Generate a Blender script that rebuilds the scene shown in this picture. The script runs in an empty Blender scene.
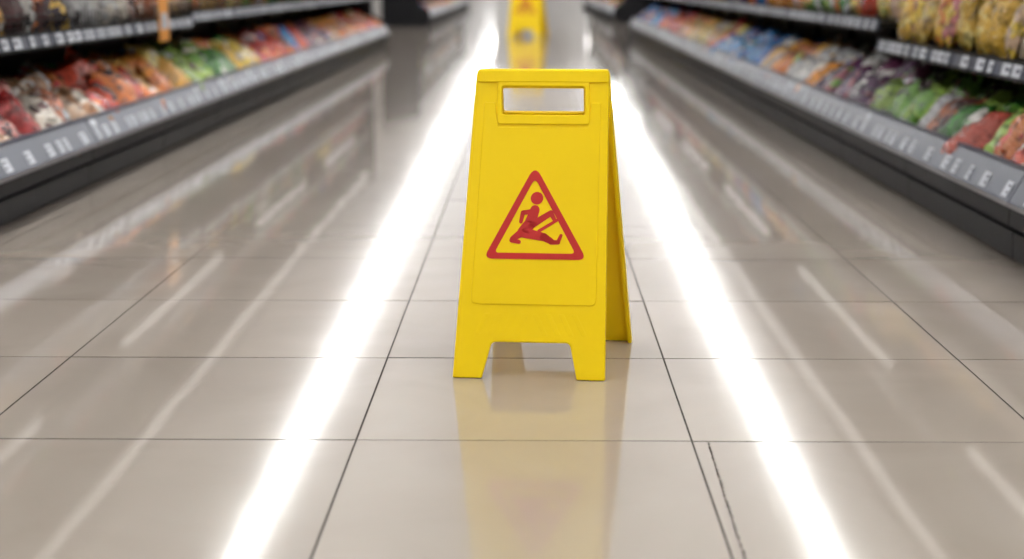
import bpy, math, random
import numpy as np
from mathutils import Vector, noise
random.seed(7); rng=np.random.RandomState(5)
sc=bpy.context.scene
sc.view_settings.view_transform='Standard'
sc.view_settings.look='None'
sc.view_settings.exposure=0.55
COL=sc.collection

# ---------------------------------------------------------------- materials
def new_mat(name):
    m=bpy.data.materials.new(name); m.use_nodes=True
    return m, m.node_tree.nodes, m.node_tree.links, m.node_tree.nodes['Principled BSDF']
def mat(name,col,rough=0.5,metal=0.0,var=0.06,scale=8.0,bump=0.0,spec=0.5,bscale=60):
    m,n,l,b=new_mat(name)
    b.inputs['Roughness'].default_value=rough; b.inputs['Metallic'].default_value=metal
    b.inputs['Specular IOR Level'].default_value=spec
    tc=n.new('ShaderNodeTexCoord'); nz=n.new('ShaderNodeTexNoise'); nz.inputs['Scale'].default_value=scale
    nz.inputs['Detail'].default_value=4
    l.new(tc.outputs['Object'],nz.inputs['Vector'])
    r=n.new('ShaderNodeValToRGB')
    r.color_ramp.elements[0].position=.3; r.color_ramp.elements[1].position=.7
    r.color_ramp.elements[0].color=(*[c*(1-var) for c in col],1)
    r.color_ramp.elements[1].color=(*[min(1,c*(1+var)) for c in col],1)
    l.new(nz.outputs['Fac'],r.inputs['Fac']); l.new(r.outputs['Color'],b.inputs['Base Color'])
    if bump>0:
        n2=n.new('ShaderNodeTexNoise'); n2.inputs['Scale'].default_value=bscale
        l.new(tc.outputs['Object'],n2.inputs['Vector'])
        bp=n.new('ShaderNodeBump'); bp.inputs['Strength'].default_value=bump; bp.inputs['Distance'].default_value=.002
        l.new(n2.outputs['Fac'],bp.inputs['Height']); l.new(bp.outputs['Normal'],b.inputs['Normal'])
    return m
def emis(name,col,s):
    m,n,l,b=new_mat(name)
    b.inputs['Base Color'].default_value=(.9,.9,.9,1)
    b.inputs['Emission Color'].default_value=(*col,1); b.inputs['Emission Strength'].default_value=s
    return m
M_yel=mat('yellow_plastic',(0.97,0.68,0.001),.42,var=.02,scale=5,bump=.05,bscale=250,spec=.25)
M_red=mat('red_ink',(0.56,0.010,0.008),.45,var=.05)
M_black=mat('black_steel',(0.008,0.008,0.009),.5,var=.2,spec=.15)
M_dark=mat('dark_grey_steel',(0.009,0.009,0.011),.5,var=.15,spec=.15)
M_rail=mat('price_rail_plastic',(0.060,0.070,0.105),.35,var=.15,scale=3,spec=.3)
M_tag=mat('price_tag_paper',(0.55,0.58,0.64),.5,var=.15,scale=20,spec=.3)
M_ink=mat('tag_ink',(0.03,0.03,0.07),.5,spec=.2)
M_chrome=mat('wire_chrome',(0.35,0.35,0.38),.3,metal=1.0,var=.05)
M_orange=mat('orange_card',(0.80,0.33,0.03),.4)
M_ceil=mat('ceiling_paint',(0.66,0.66,0.67),.8)
M_wall=mat('wall_paint',(0.60,0.60,0.60),.8)
M_light=emis('ceiling_tube',(1,.99,.97),37)
M_upfill=emis('added_up_fill',(1,.99,.97),27)  # added upward glow, lights the ceiling for soft fill
M_led=emis('shelf_led',(1,.98,.95),.6)
M_house=mat('lamp_housing',(0.7,0.7,0.7),.5)
M_grout=mat('grout',(0.05,0.044,0.038),.9,var=.3,scale=30,spec=.1)
# tile
def tile_mat():
    m,n,l,b=new_mat('polished_porcelain_tile')
    tc=n.new('ShaderNodeTexCoord')
    at=n.new('ShaderNodeAttribute'); at.attribute_name='tv'
    n1=n.new('ShaderNodeTexNoise'); n1.inputs['Scale'].default_value=2.2; n1.inputs['Detail'].default_value=6
    n1.inputs['Distortion'].default_value=1.2
    l.new(tc.outputs['Object'],n1.inputs['Vector'])
    r=n.new('ShaderNodeValToRGB'); r.color_ramp.elements[0].position=.3; r.color_ramp.elements[1].position=.75
    r.color_ramp.elements[0].color=(.335,.288,.243,1); r.color_ramp.elements[1].color=(.375,.328,.282,1)
    l.new(n1.outputs['Fac'],r.inputs['Fac'])
    mx=n.new('ShaderNodeMix'); mx.data_type='RGBA'; mx.blend_type='MULTIPLY'; mx.inputs[0].default_value=1
    l.new(r.outputs['Color'],mx.inputs[6]); l.new(at.outputs['Color'],mx.inputs[7])
    l.new(mx.outputs[2],b.inputs['Base Color'])
    n2=n.new('ShaderNodeTexNoise'); n2.inputs['Scale'].default_value=6; n2.inputs['Detail'].default_value=5
    l.new(tc.outputs['Object'],n2.inputs['Vector'])
    mr=n.new('ShaderNodeMapRange'); mr.inputs['To Min'].default_value=.08; mr.inputs['To Max'].default_value=.12
    l.new(n2.outputs['Fac'],mr.inputs['Value']); l.new(mr.outputs['Result'],b.inputs['Roughness'])
    b.inputs['Specular IOR Level'].default_value=.10
    b.inputs['Coat Weight'].default_value=.66; b.inputs['Coat Roughness'].default_value=.042; b.inputs['Coat IOR'].default_value=1.48
    n3=n.new('ShaderNodeTexNoise'); n3.inputs['Scale'].default_value=3.0; n3.inputs['Detail'].default_value=1
    l.new(tc.outputs['Object'],n3.inputs['Vector'])
    bp=n.new('ShaderNodeBump'); bp.inputs['Strength'].default_value=1; bp.inputs['Distance'].default_value=.0004
    l.new(n3.outputs['Fac'],bp.inputs['Height']); l.new(bp.outputs['Normal'],b.inputs['Normal'])
    l.new(bp.outputs['Normal'],b.inputs['Coat Normal'])
    return m
M_tile=tile_mat()
def bag_mat():
    m,n,l,b=new_mat('printed_film')
    a1=n.new('ShaderNodeAttribute'); a1.attribute_name='Col'
    a2=n.new('ShaderNodeAttribute'); a2.attribute_name='Col2'
    a3=n.new('ShaderNodeAttribute'); a3.attribute_name='Loc'
    nz=n.new('ShaderNodeTexNoise'); nz.inputs['Scale'].default_value=5; nz.inputs['Detail'].default_value=2
    l.new(a3.outputs['Vector'],nz.inputs['Vector'])
    r=n.new('ShaderNodeValToRGB'); r.color_ramp.elements[0].position=.54; r.color_ramp.elements[1].position=.58
    l.new(nz.outputs['Fac'],r.inputs['Fac'])
    mx=n.new('ShaderNodeMix'); mx.data_type='RGBA'
    l.new(r.outputs['Color'],mx.inputs[0]); l.new(a1.outputs['Color'],mx.inputs[6]); l.new(a2.outputs['Color'],mx.inputs[7])
    # crease shading painted into the film colour as darker patches
    n4=n.new('ShaderNodeTexNoise'); n4.inputs['Scale'].default_value=8; n4.inputs['Detail'].default_value=1
    l.new(a3.outputs['Vector'],n4.inputs['Vector'])
    r4=n.new('ShaderNodeValToRGB'); r4.color_ramp.elements[0].position=.33; r4.color_ramp.elements[1].position=.52
    r4.color_ramp.elements[0].color=(.32,.32,.32,1); r4.color_ramp.elements[1].color=(.92,.92,.92,1)
    l.new(n4.outputs['Fac'],r4.inputs['Fac'])
    m2=n.new('ShaderNodeMix'); m2.data_type='RGBA'; m2.blend_type='MULTIPLY'; m2.inputs[0].default_value=1
    l.new(mx.outputs[2],m2.inputs[6]); l.new(r4.outputs['Color'],m2.inputs[7])
    l.new(m2.outputs[2],b.inputs['Base Color'])
    b.inputs['Roughness'].default_value=.22
    n2=n.new('ShaderNodeTexNoise'); n2.inputs['Scale'].default_value=12; n2.inputs['Distortion'].default_value=1
    l.new(a3.outputs['Vector'],n2.inputs['Vector'])
    bp=n.new('ShaderNodeBump'); bp.inputs['Strength'].default_value=.7; bp.inputs['Distance'].default_value=.02
    l.new(n2.outputs['Fac'],bp.inputs['Height']); l.new(bp.outputs['Normal'],b.inputs['Normal'])
    return m
M_bag=bag_mat()

# ---------------------------------------------------------------- helpers
def link(o,parent=None):
    COL.objects.link(o)
    if parent: o.parent=parent
    return o
class MB:
    def __init__(s): s.v=[];s.f=[];s.m=[];s.mats=[]
    def mi(s,m):
        if m not in s.mats: s.mats.append(m)
        return s.mats.index(m)
    def box(s,x0,x1,y0,y1,z0,z1,m):
        if x0>x1: x0,x1=x1,x0
        b=len(s.v)
        s.v+=[(x0,y0,z0),(x1,y0,z0),(x1,y1,z0),(x0,y1,z0),(x0,y0,z1),(x1,y0,z1),(x1,y1,z1),(x0,y1,z1)]
        s.f+=[(b,b+3,b+2,b+1),(b+4,b+5,b+6,b+7),(b,b+1,b+5,b+4),(b+1,b+2,b+6,b+5),(b+2,b+3,b+7,b+6),(b+3,b,b+4,b+7)]
        s.m+=[s.mi(m)]*6
    def prism(s,prof,y0,y1,m):
        b=len(s.v);n=len(prof)
        s.v+=[(x,y0,z) for x,z in prof]+[(x,y1,z) for x,z in prof]
        for i in range(n):
            j=(i+1)%n; s.f.append((b+i,b+j,b+n+j,b+n+i)); s.m.append(s.mi(m))
        s.f.append(tuple(b+i for i in range(n))[::-1]); s.f.append(tuple(b+n+i for i in range(n))); s.m+=[s.mi(m)]*2
    def quad(s,p,m):
        b=len(s.v); s.v+=[tuple(q) for q in p]; s.f.append((b,b+1,b+2,b+3)); s.m.append(s.mi(m))
    def cyl(s,p0,p1,r,m,n=8):
        p0=Vector(p0);p1=Vector(p1);d=(p1-p0).normalized()
        u=d.orthogonal().normalized();w=d.cross(u);b=len(s.v)
        for p in (p0,p1):
            for i in range(n):
                a=2*math.pi*i/n; s.v.append(tuple(p+u*math.cos(a)*r+w*math.sin(a)*r))
        for i in range(n):
            j=(i+1)%n; s.f.append((b+i,b+j,b+n+j,b+n+i)); s.m.append(s.mi(m))
        s.f.append(tuple(b+i for i in range(n))[::-1]); s.f.append(tuple(b+n+i for i in range(n))); s.m+=[s.mi(m)]*2
    def obj(s,name,parent=None,recalc=True):
        me=bpy.data.meshes.new(name); me.from_pydata(s.v,[],s.f)
        for m in s.mats: me.materials.append(m)
        me.polygons.foreach_set('material_index',s.m); me.update()
        if recalc:
            import bmesh
            bm=bmesh.new(); bm.from_mesh(me); bmesh.ops.recalc_face_normals(bm,faces=bm.faces[:]); bm.to_mesh(me); bm.free()
        return link(bpy.data.objects.new(name,me),parent)

# ---------------------------------------------------------------- floor
xs=[-1.0,-.311,.286,.92]
while xs[0]>-8: xs.insert(0,xs[0]-.635)
while xs[-1]<8: xs.append(xs[-1]+.615)
ys=[2.63+.605*k for k in range(-9,160)]
def build_floor():
    V=[];F=[];MI=[];TV=[]
    g=.0018
    for j in range(len(ys)-1):
        for i in range(len(xs)-1):
            x0,x1,y0,y1=xs[i]+g,xs[i+1]-g,ys[j]+g,ys[j+1]-g
            tx=random.gauss(0,.0006); ty=random.gauss(0,.0004)
            if j==8 and i==xs.index(.286): tx=.0016
            cx,cy=(x0+x1)/2,(y0+y1)/2
            z=lambda x,y:(x-cx)*tx+(y-cy)*ty
            b=len(V); col=random.uniform(.95,1.05)
            top=[(x0,y0),(x1,y0),(x1,y1),(x0,y1)]
            V+=[(x,y,z(x,y)) for x,y in top]+[(x,y,z(x,y)-.0014) for x,y in top]
            F.append((b,b+1,b+2,b+3)); MI.append(0)
            for k in range(4):
                q=(k+1)%4; F.append((b+4+k,b+4+q,b+q,b+k)); MI.append(1)
            TV+=[col]*8
    b=len(V); V+=[(xs[0],ys[0],-.0012),(xs[-1],ys[0],-.0012),(xs[-1],ys[-1],-.0012),(xs[0],ys[-1],-.0012)]
    F.append((b,b+1,b+2,b+3)); MI.append(1); TV+=[1]*4
    # chipped hairline crack beside the joint in the nearest tile row
    n=90
    pts=[]
    for k in range(n):
        t=k/(n-1); yy=2.618-t*.60; xx=.3135-.011*t+random.uniform(-.0010,.0010)+.0006*math.sin(t*23); w=random.uniform(.0005,.0021)
        pts.append((xx,yy,w))
    for k in range(n-1):
        if random.random()<.08: continue
        b=len(V); a,c2=pts[k],pts[k+1]
        V+=[(a[0]-a[2],a[1],.0009),(c2[0]-c2[2],c2[1],.0009),(c2[0]+c2[2],c2[1],.0009),(a[0]+a[2],a[1],.0009)]
        F.append((b,b+1,b+2,b+3)); MI.append(1); TV+=[1]*4
    me=bpy.data.meshes.new('floor'); me.from_pydata(V,[],F)
    me.materials.append(M_tile); me.materials.append(M_grout)
    me.polygons.foreach_set('material_index',MI)
    a=me.attributes.new('tv','FLOAT_COLOR','POINT')
    arr=np.ones((len(V),4),dtype=np.float32); arr[:,:3]=np.array(TV)[:,None]
    a.data.foreach_set('color',arr.ravel()); me.update()
    link(bpy.data.objects.new('floor',me))
build_floor()
XL,XR,YF,YB=xs[0],xs[-1],ys[0],ys[-1]
HC=4.6
def simple(name,args,m):
    b=MB(); b.box(*args,m); return b.obj(name)
simple('ceiling',(XL,XR,YF,YB,HC,HC+.1),M_ceil)
simple('wall_left',(XL-.1,XL,YF,YB,0,HC),M_wall)
simple('wall_right',(XR,XR+.1,YF,YB,0,HC),M_wall)
simple('wall_back',(XL,XR,YB,YB+.1,0,HC),M_wall)
simple('wall_front',(XL,XR,YF-.1,YF,0,HC),M_wall)

# pendant strip lights; upward glowing faces are added as soft fill via the ceiling
def strip(fx):
    b=MB(); y=YF+.3
    while y<YB-2:
        y1=y+1.46; xa=fx(y);xb=fx(y1); w=.046
        b.quad([(xa-w,y,3.0),(xb-w,y1,3.0),(xb+w,y1,3.0),(xa+w,y,3.0)],M_light)
        b.quad([(xa-w,y,3.065),(xa+w,y,3.065),(xb+w,y1,3.065),(xb-w,y1,3.065)],M_upfill)
        dw=w+.012
        k=len(b.v)
        b.v+=[(xa-dw,y,3.002),(xa+dw,y,3.002),(xb+dw,y1,3.002),(xb-dw,y1,3.002),(xa-dw,y,3.06),(xa+dw,y,3.06),(xb+dw,y1,3.06),(xb-dw,y1,3.06)]
        b.f+=[(k,k+3,k+2,k+1),(k+4,k+5,k+6,k+7),(k,k+1,k+5,k+4),(k+1,k+2,k+6,k+5),(k+2,k+3,k+7,k+6),(k+3,k,k+4,k+7)]
        b.m+=[b.mi(M_house)]*6
        b.cyl(((xa+xb)/2,(y+y1)/2,3.06),((xa+xb)/2,(y+y1)/2,HC),.005,M_house,6)
        y+=1.5
    return b.obj('ceiling_strip_light',recalc=False)
strip(lambda y:-(1.91+.0045*y))
strip(lambda y:1.82+.0175*y)

# ---------------------------------------------------------------- shelves
def shelf(s,k,lip,up,zfun,y0,y1,fence):
    root=bpy.data.objects.new('supermarket_shelf',None); link(root)
    root.location=(s*(lip+.4),(y0+y1)/2,0)
    ox,oy=root.location.x,root.location.y
    fr=MB();rl=MB();tg=MB();ld=MB();wr=MB()
    L=1.25; n=int(round((y1-y0)/L)); back=lip+.82
    fr.box(s*(k+.03),s*back,y0,y1,0.0,.085,M_black)
    for i in range(n):
        a=y0+i*L;b=a+L-.008
        zu=zfun(a+L/2)
        fr.prism([(s*(k+.02),.004),(s*(k),.012),(s*(k-.005),.088),(s*(k+.012),.094),(s*(k+.012),.102),(s*(k-.018),.108),(s*(k-.018),.150),(s*(k-.005),.163),(s*(k+.05),.163),(s*(k+.05),.004)],a,b,M_dark)
        # bottom deck
        fr.box(s*(lip+.01),s*back,a,b,.165,.195,M_black)
        # lower sloping price rail
        rl.prism([(s*lip,.165),(s*lip,.178),(s*(lip+.045),.262),(s*(lip+.045),.275),(s*(lip+.058),.275),(s*(lip+.058),.165)],a,b,M_rail)
        rl.prism([(s*(lip-.004),.163),(s*(lip-.004),.174),(s*(lip+.006),.174),(s*(lip+.006),.163)],a,b,M_chrome)
        # tags
        y=a+.03
        while y<b-.07:
            w=random.choice((.045,.055,.07))
            def pt(yy,t,off=.002): 
                return (s*(lip+.045*t-off*.88),yy,.178+.084*t+off*.47)
            tg.quad([pt(y,.08),pt(y+w,.08),pt(y+w,.60),pt(y,.60)],M_tag)
            tg.quad([pt(y+.006,.42,.003),pt(y+w*.55,.42,.003),pt(y+w*.55,.48,.003),pt(y+.006,.48,.003)],M_ink)
            tg.quad([pt(y+.006,.20,.003),pt(y+w*.4,.20,.003),pt(y+w*.4,.27,.003),pt(y+.006,.27,.003)],M_ink)
            if random.random()<.2:
                tg.quad([pt(y,.66),pt(y+w*1.3,.66),pt(y+w*1.3,.95),pt(y,.95)],M_tag)
            y+=w+random.choice((.03,.06,.11,.16))
        # upper decks
        for (xf,zc,hh) in ((up,zu,.026),(up+.06,.98,.025)):
            fr.box(s*(xf+.012),s*back,a,b,zc-.012,zc+.012,M_black)
            rl.prism([(s*xf,zc-hh),(s*(xf+.012),zc+hh),(s*(xf+.02),zc+hh),(s*(xf+.02),zc-hh)],a,b,M_rail)
            rl.prism([(s*(xf-.003),zc-hh-.006),(s*(xf-.003),zc-hh+.004),(s*(xf+.02),zc-hh+.004),(s*(xf+.02),zc-hh-.006)],a,b,M_black)
            rl.prism([(s*(xf+.006),zc+hh-.002),(s*(xf+.006),zc+hh+.007),(s*(xf+.022),zc+hh+.007),(s*(xf+.022),zc+hh-.002)],a,b,M_black)
            y=a+.04
            while y<b-.08:
                w=random.choice((.05,.065,.09))
                x1=s*(xf-.0025); x2=s*(xf+.0075)
                tg.quad([(x1,y,zc-hh*.75),(x1,y+w,zc-hh*.75),(x2,y+w,zc+hh*.8),(x2,y,zc+hh*.8)],M_tag)
                x1=s*(xf-.0012);x2=s*(xf+.003)
                tg.quad([(x1,y+.006,zc-.003),(x1,y+w*.5,zc-.003),(x2,y+w*.5,zc+.006),(x2,y+.006,zc+.006)],M_ink)
                y+=w+random.choice((.02,.05,.10))
            # brackets
            fr.prism([(s*back,zc-.012),(s*back,zc-.11),(s*(xf+.25),zc-.012)],a,a+.006,M_dark)
        # wire guard on upper deck
        if fence:
            for zz in (.025,.05,.075):
                wr.box(s*(up+.03),s*(up+.033),a,b,zu+zz+.02,zu+zz+.023,M_black)
            y=a+.02
            while y<b:
                wr.box(s*(up+.03),s*(up+.033),y,y+.003,zu+.01,zu+.098,M_black); y+=.05
        # canopy + LEDs
        fr.box(s*(up+.08),s*back,a,b,1.50,1.56,M_dark)
        ld.box(s*(up+.10),s*(up+.15),a+.02,b-.02,1.488,1.499,M_led)
        if i%3!=1: ld.box(s*(up+.12),s*(up+.16),a+.02,b-.02,.945,.955,M_led)
        # uprights
        fr.box(s*(back-.03),s*back,a-.02,a+.02,.195,1.75,M_dark)
    fr.box(s*back,s*(back+.03),y0,y1,0,1.75,M_black)
    for yy in (y0-.03,y1):   # shaped end panels
        fr.prism([(s*(k-.0),.0),(s*(lip+.0),.16),(s*(lip+.02),.27),(s*(up+.05),.40),(s*(up+.05),1.56),(s*(back+.03),1.75),(s*(back+.03),0)],yy,yy+.03,M_dark)
    for b,nm in ((fr,'frame'),(rl,'price_rails'),(tg,'price_tags'),(ld,'led_tubes'),(wr,'wire_guard')):
        if b.v:
            b.v=[(x-ox,y-oy,z) for x,y,z in b.v]
            b.obj(nm,root)
    return root
zL=lambda y:.577 if y<8.4 else .600
zR=lambda y:.520 if y<6.9 else .605
shelf(-1,1.74,1.70,1.85,zL,1.0,18.5,True)
shelf( 1,1.392,1.37,1.52,zR,0.65,21.9,False)
zF=lambda y:.6
shelf(-1,1.80,1.75,1.90,zF,27,44.5,False)
shelf( 1,1.55,1.50,1.65,zF,29,46.5,False)

# ---------------------------------------------------------------- bags
def template(kind,seed):
    nu,nv=9,11
    V=[];
    for side in (1,-1):
        for j in range(nv):
            for i in range(nu):
                u=-1+2*i/(nu-1); v=-1+2*j/(nv-1)
                ww=1-.10*math.cos(v*math.pi/2)*(1 if kind!='bulk' else -.6)
                if kind=='tied': ww*=1 if v<.45 else max(.22,1-(v-.45)*1.7)
                prof=max(0,1-abs(u)**2.2)**.6*max(0,1-abs(v)**(4 if kind!='tied' else 3))**.6
                w=.42*prof
                if kind=='bulk' or kind=='tied':
                    w+=prof*.14*abs(math.sin(u*4.3+seed))*abs(math.sin(v*4.9+seed*2))
                w+=prof*.10*noise.noise(Vector((u*2.2+seed*7,v*2.2,side*3)))
                du=.06*noise.noise(Vector((v*3,seed*3,u)))
                if abs(v)==1: w=.02*math.sin(u*14)
                V.append((u*ww+du,v*1.25,side*w))
    F=[]
    n=nu*nv
    for j in range(nv-1):
        for i in range(nu-1):
            a=j*nu+i; F.append((a,a+1,a+nu+1,a+nu)); F.append((n+a,n+a+nu,n+a+nu+1,n+a+1))
    return np.array(V),np.array(F)
TPL=[template(k,sd) for k in ('pillow','bulk','tied') for sd in (1,2,3)]
C={'green':[(.16,.38,.05),(.32,.50,.08),(.06,.24,.04)],'pink':[(.75,.24,.20),(.82,.55,.48),(.68,.13,.09)],
'brown':[(.40,.20,.10),(.62,.42,.28),(.48,.14,.06)],'red':[(.68,.07,.03),(.78,.22,.05),(.58,.04,.04)],
'orange':[(.88,.34,.05),(.83,.45,.10),(.78,.22,.04)],'yellow':[(.86,.60,.07),(.82,.50,.06),(.88,.70,.20)],
'blue':[(.04,.20,.58),(.08,.34,.76),(.02,.11,.40)],'white':[(.72,.70,.66),(.76,.68,.57),(.58,.58,.58)],
'beige':[(.68,.52,.36),(.74,.63,.50),(.62,.42,.26)],'dark':[(.05,.025,.03),(.10,.04,.04),(.03,.03,.03)],
'purple':[(.20,.05,.12),(.3,.08,.10),(.10,.03,.10)]}
MIX=['red','orange','yellow','green','white','blue','pink','brown']
def zone(s,tier,y):
    if s<0:
        if tier==0: Z=[(4.85,'green'),(5.75,'pink'),(6.4,'brown'),(7.4,'red'),(8.0,'orange'),(9.6,'green'),(10.3,'yellow'),(12.5,'red'),(14,'purple'),(16,'orange'),(19,'red')]
        elif tier==1: Z=[(5.6,'brown'),(6.6,'dark'),(7.6,'white'),(9,'brown'),(11.5,'orange'),(13,'green'),(15,'yellow'),(19,'red')]
        else: Z=[]
    else:
        if tier==0: Z=[(4.9,'red'),(5.3,'pink'),(6.7,'green'),(8.0,'purple'),(9.0,'white'),(9.9,'orange'),(12.4,'blue'),(14.5,'yellow'),(16,'orange'),(18,'red'),(22,'blue')]
        elif tier==1: Z=[(5.5,'beige'),(8.0,'yellow'),(9.5,'green'),(11,'orange'),(13,'blue'),(15,'yellow'),(22,'red')]
        else: Z=[]
    for lim,c in Z:
        if y<lim:
            return c if random.random()<.86 else random.choice(MIX)
    return random.choice(MIX)
def bags(name,s,lip,up,tiers,zfun,y0,y1,step):
    Vs=[];Fs=[];C1=[];C2=[];LC=[];base=0
    def put(x,y,z,w,tilt,yaw,key,tp=None):
        nonlocal base
        T,F=TPL[random.randrange(len(TPL)) if tp is None else tp]
        U=Vector((0,-s,0));V=Vector((s*math.sin(tilt),0,math.cos(tilt)));N=Vector((-s*math.cos(tilt),0,math.sin(tilt)))
        U2=U*math.cos(yaw)+V*math.sin(yaw);V2=V*math.cos(yaw)-U*math.sin(yaw)
        sw=random.uniform(-.3,.3); U3=U2*math.cos(sw)+N*math.sin(sw); N3=N*math.cos(sw)-U2*math.sin(sw)
        R=np.array([U3,V2,N3]); P=(T*w)@R+np.array([x,y,z])
        Vs.append(P);Fs.append(F+base);base+=len(T)
        c=random.choice(C[key]); f=random.uniform(.65,1.05)
        c2=random.choice(C[random.choice([key,key,'white','dark',random.choice(MIX)])])
        C1.append(np.tile([*(min(1,q*f) for q in c),1],(len(T),1)));C2.append(np.tile([*c2,1],(len(T),1)))
        LC.append(T*.35+rng.rand(3)*50)
    for tier in tiers:
        y=y0+.14
        while y<y1-.12:
            if tier==0:
                for r,(dx,dz) in enumerate(((.16,.275),(.30,.33),(.46,.34))):
                    w=random.uniform(.09,.125) if r<2 else .09
                    put(s*(lip+dx+random.uniform(-.02,.02)),y+random.uniform(-.05,.05),dz+random.uniform(-.012,.012),w,random.uniform(.5,1.05),random.uniform(-.6,.6),zone(s,0,y))
            elif tier==1:
                for dx in (.15,.34):
                    w=random.uniform(.085,.105)
                    put(s*(up+dx),y+random.uniform(-.02,.02),zfun(y)+.014+w*1.27,w,random.uniform(.1,.4),random.uniform(-.15,.15),zone(s,1,y))
            else:
                w=random.uniform(.085,.1)
                put(s*(up+.24),y,.994+w*1.27,w,random.uniform(.05,.3),random.uniform(-.1,.1),zone(s,2,y))
            y+=step*random.uniform(.85,1.15)
    V=np.vstack(Vs);F=np.vstack(Fs)
    me=bpy.data.meshes.new(name)
    me.vertices.add(len(V)); me.vertices.foreach_set('co',V.astype(np.float32).ravel())
    me.loops.add(F.size); me.loops.foreach_set('vertex_index',F.ravel().astype(np.int32))
    me.polygons.add(len(F)); me.polygons.foreach_set('loop_start',np.arange(0,F.size,4,dtype=np.int32))
    try: me.polygons.foreach_set('loop_total',np.full(len(F),4,dtype=np.int32))
    except Exception: pass
    me.update(calc_edges=True); me.validate()
    for nm,arr in (('Col',C1),('Col2',C2)):
        a=me.attributes.new(nm,'FLOAT_COLOR','POINT'); a.data.foreach_set('color',np.vstack(arr).astype(np.float32).ravel())
    a=me.attributes.new('Loc','FLOAT_VECTOR','POINT'); a.data.foreach_set('vector',np.vstack(LC).astype(np.float32).ravel())
    me.polygons.foreach_set('use_smooth',np.ones(len(F),dtype=bool))
    me.materials.append(M_bag)
    link(bpy.data.objects.new(name,me))
bags('produce_bags',-1,1.70,1.85,[0],zL,1.0,18.5,.18)
bags('snack_bags',-1,1.70,1.85,[1,2],zL,1.0,18.5,.19)
bags('produce_bags',1,1.37,1.52,[0],zR,.65,21.9,.18)
bags('snack_bags',1,1.37,1.52,[1,2],zR,.65,21.9,.19)
bags('snack_bags',-1,1.75,1.90,[0,1,2],zF,27,44.5,.3)
bags('snack_bags',1,1.50,1.65,[0,1,2],zF,29,46.5,.3)

# hanging orange price card (left upper rail)
b=MB(); b.box(-1.835,-1.838,7.66,7.86,.50,.74,M_orange); b.box(-1.8335,-1.8355,7.69,7.83,.56,.64,M_tag); b.box(-1.834,-1.85,7.74,7.78,.74,.76,M_black)
b.obj('price_card')

# ---------------------------------------------------------------- wet floor sign
WM,LM=.293,.64
def P(x,y):
    v=(377-y)/307.; xl=454+23*v; xr=606+3*v
    return (((x-xl)/(xr-xl)-.5)*WM, v*LM)
def rounded(pts,rad,seg=6):
    out=[];n=len(pts)
    if not isinstance(rad,(list,tuple)): rad=[rad]*n
    for i in range(n):
        p0=Vector(pts[i-1]);p=Vector(pts[i]);p1=Vector(pts[(i+1)%n]);r=rad[i]
        a=(p0-p);c=(p1-p)
        if r<=0: out.append(tuple(p)); continue
        an,cn=a.normalized(),c.normalized()
        ang=an.angle(cn); d=min(r/math.tan(ang/2),a.length*.49,c.length*.49)
        A=p+an*d;B=p+cn*d
        for k in range(seg+1):
            t=k/seg; q=A*(1-t)**2+p*2*t*(1-t)+B*t*t; out.append(tuple(q))
    return out
def plate(outl,w0,w1,bev):
    cu=bpy.data.curves.new('t','CURVE'); cu.dimensions='2D'; cu.fill_mode='BOTH'
    for o in outl:
        sp=cu.splines.new('POLY'); sp.points.add(len(o)-1)
        for i,p in enumerate(o): sp.points[i].co=(p[0],p[1],0,1)
        sp.use_cyclic_u=True
    cu.bevel_depth=bev; cu.bevel_resolution=2; cu.offset=-bev; cu.extrude=max(1e-5,(w1-w0)/2-bev)
    ob=bpy.data.objects.new('t',cu); COL.objects.link(ob)
    dg=bpy.context.evaluated_depsgraph_get(); dg.update()
    me=bpy.data.meshes.new_from_object(ob.evaluated_get(dg))
    V=[(v.co.x,v.co.y,v.co.z+(w0+w1)/2) for v in me.vertices]; F=[tuple(p.vertices) for p in me.polygons]
    bpy.data.objects.remove(ob); bpy.data.curves.remove(cu); bpy.data.meshes.remove(me)
    return V,F
ORG=Vector((0.03,3.22,0))
def mapper(BL,BR,TL,TR):
    BL,BR,TL,TR=map(Vector,(BL,BR,TL,TR)); N=(BR-BL).cross(TL-BL).normalized()
    def f(p):
        s=p[0]/WM+.5;v=p[1]/LM
        q=(BL*(1-s)+BR*s)*(1-v)+(TL*(1-s)+TR*s)*v+N*p[2]
        q.z=max(q.z,.0006)
        return q-ORG
    return f
def assemble(name,parts,fm,parent,mat_):
    V=[];F=[]
    for pv,pf in parts:
        b=len(V);V+=[tuple(fm(p)) for p in pv];F+=[tuple(i+b for i in f) for f in pf]
    me=bpy.data.meshes.new(name);me.from_pydata(V,[],F);me.materials.append(mat_);me.update()
    return link(bpy.data.objects.new(name,me),parent)
def sh(pts): return [P(*p) for p in pts]
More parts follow.
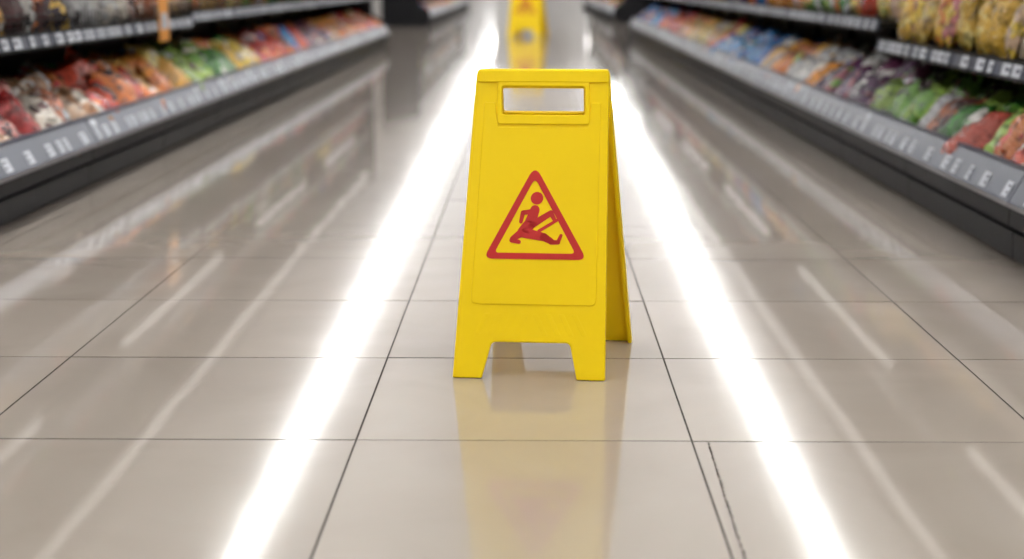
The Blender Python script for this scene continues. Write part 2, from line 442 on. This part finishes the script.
def panel_parts(front):
    parts=[]
    out=rounded(sh([(454,377),(483,377),(493,341),(571,341),(578,377),(606,377),(609,70),(477,70)]),[.003,.004,.012,.012,.004,.003,.012,.012])
    slot=rounded(sh([(503,88),(585,88),(585,115),(503,115)]),.006)
    parts.append(plate([out,slot],-.006,.006,.0025))
    # side flanges
    parts.append(plate([sh([(454,376),(458,376),(481,78),(477,78)])],-.026,-.004,.001))
    parts.append(plate([sh([(602,376),(606,376),(609,78),(605,78)])],-.026,-.004,.001))
    # leg arch flange
    parts.append(plate([sh([(493,337),(571,337),(571,341),(493,341)])],-.02,-.004,.001))
    # cap bar
    parts.append(plate([rounded(sh([(478,83),(609,83),(608.5,71),(478,71)]),.003)],.005,.011,.002))
    # handle frame
    fo=rounded(sh([(498,82),(590,82),(590,125),(498,125)]),.008); fi=rounded(sh([(502.5,87),(585.5,87),(585.5,115.5),(502.5,115.5)]),.006)
    parts.append(plate([fo,fi],.004,.0100,.002))
    # label field (raised rim + face)
    lab=sh([(485,103),(495,103),(499,128),(588,128),(592,103),(601,103),(597,304),(472,304)])
    parts.append(plate([rounded(lab,[.003,.003,.004,.004,.003,.003,.012,.012])],.004,.0082,.0016))
    # faint chevron ribs between label and legs
    for k in range(4):
        x0=476+k*13
        parts.append(plate([rounded(sh([(x0,334),(x0+5,334),(x0+15,313),(x0+10,313)]),.0015)],.004,.0067,.0006))
        x0=588-k*13
        parts.append(plate([rounded(sh([(x0-5,334),(x0,334),(x0-10,313),(x0-15,313)]),.0015)],.004,.0067,.0006))
    return parts
sign=bpy.data.objects.new('wet_floor_sign',None); link(sign); sign.location=ORG
fF=mapper((-.161,3.07,0),(.151,3.046,0),(-.114,3.226,.62),(.160,3.206,.62))
fR=mapper((.229,3.405,0),(-.083,3.44,0),(.162,3.232,.62),(-.112,3.252,.62))
assemble('front_panel',panel_parts(True),fF,sign,M_yel)
assemble('back_panel',panel_parts(False),fR,sign,M_yel)
hb=MB()
for x in (486,600):
    a=fF((*P(x-7,72.5),-.010));c=fF((*P(x+7,72.5),-.010)); hb.cyl(a,c,.0095,M_yel,16)
a=fF((*P(497,74),-.010));c=fF((*P(590,74),-.010)); hb.cyl(a,c,.006,M_yel,12)
o=hb.obj('hinge',sign)
# pictogram
def cap(p,q,r,r2=None):
    r2=r if r2 is None else r2
    p=Vector(P(*p));q=Vector(P(*q));k=LM/307.; r*=k;r2*=k
    d=(q-p).normalized();a=math.atan2(d.y,d.x);o=[]
    for i in range(9):
        t=a+math.pi/2+math.pi*i/8; o.append((p.x+math.cos(t)*r,p.y+math.sin(t)*r))
    for i in range(9):
        t=a-math.pi/2+math.pi*i/8; o.append((q.x+math.cos(t)*r2,q.y+math.sin(t)*r2))
    return o
pic=[]
W0,W1=.0080,.0092
tri_o=rounded(sh([(536,165),(588,259),(484.5,259)]),[.015,.012,.012],8)
tri_i=rounded(sh([(536,178),(576.5,253),(495.5,253)]),[.008,.006,.006],8)
pic.append(plate([tri_o,tri_i],W0,W1,.0001))
k=LM/307.
c0=P(538,198.5); pic.append(plate([[(c0[0]+math.cos(t*math.pi/12)*6.3*k,c0[1]+math.sin(t*math.pi/12)*6.3*k) for t in range(24)]],W0,W1,.0001))
for st in [((536,210),(531,224),4.6,5.8),                                     # torso leaning back
           ((531,224),(524,232),5.8,5.4),                                       # hips on the floor
           ((521,234),(514,239),3.8,2.8),((513,240.5),(520,242),2.4,2.0),       # seat / hand on the floor
           ((526,233),(545,237),5.0,4.0),((545,237),(552,241),3.8,3.0),         # leg along the floor
           ((552,242),(559,242),2.4,2.2),((559,242),(562,235),2.0,1.5),         # shoe
           ((533,225),(552,213),3.6,2.8),((552,213),(555,219),2.4,2.0),         # raised leg
           ((540,231),(558,220),1.6,1.4),
           ((532,212),(524,213),2.6,2.2),((524,213),(522,222),2.2,1.8)]:        # back arm
    pic.append(plate([cap(st[0],st[1],st[2],st[3])],W0,W1,.0001))
assemble('warning_pictogram',pic,fF,sign,M_red)
# second sign far down the aisle
s2=bpy.data.objects.new('wet_floor_sign',None); link(s2)
s2.location=(-.06,22.3,0); s2.scale=(1.5,1.35,1.35)
for ch in list(sign.children):
    c=bpy.data.objects.new(ch.name.split('.')[0],ch.data); link(c,s2)

# ---------------------------------------------------------------- world + camera
w=bpy.data.worlds.new('world'); sc.world=w; w.use_nodes=True
w.node_tree.nodes['Background'].inputs[0].default_value=(.8,.85,.9,1); w.node_tree.nodes['Background'].inputs[1].default_value=.3
cd=bpy.data.cameras.new('camera'); cam=bpy.data.objects.new('camera',cd); COL.objects.link(cam)
cd.sensor_width=36; cd.lens=1538/1024*36
cam.location=(0,0,.806); cam.rotation_euler=(math.radians(90-11.06),0,math.radians(.73))
cd.dof.use_dof=True; cd.dof.focus_distance=3.13; cd.dof.aperture_fstop=2.3
cd.clip_end=300
sc.camera=cam
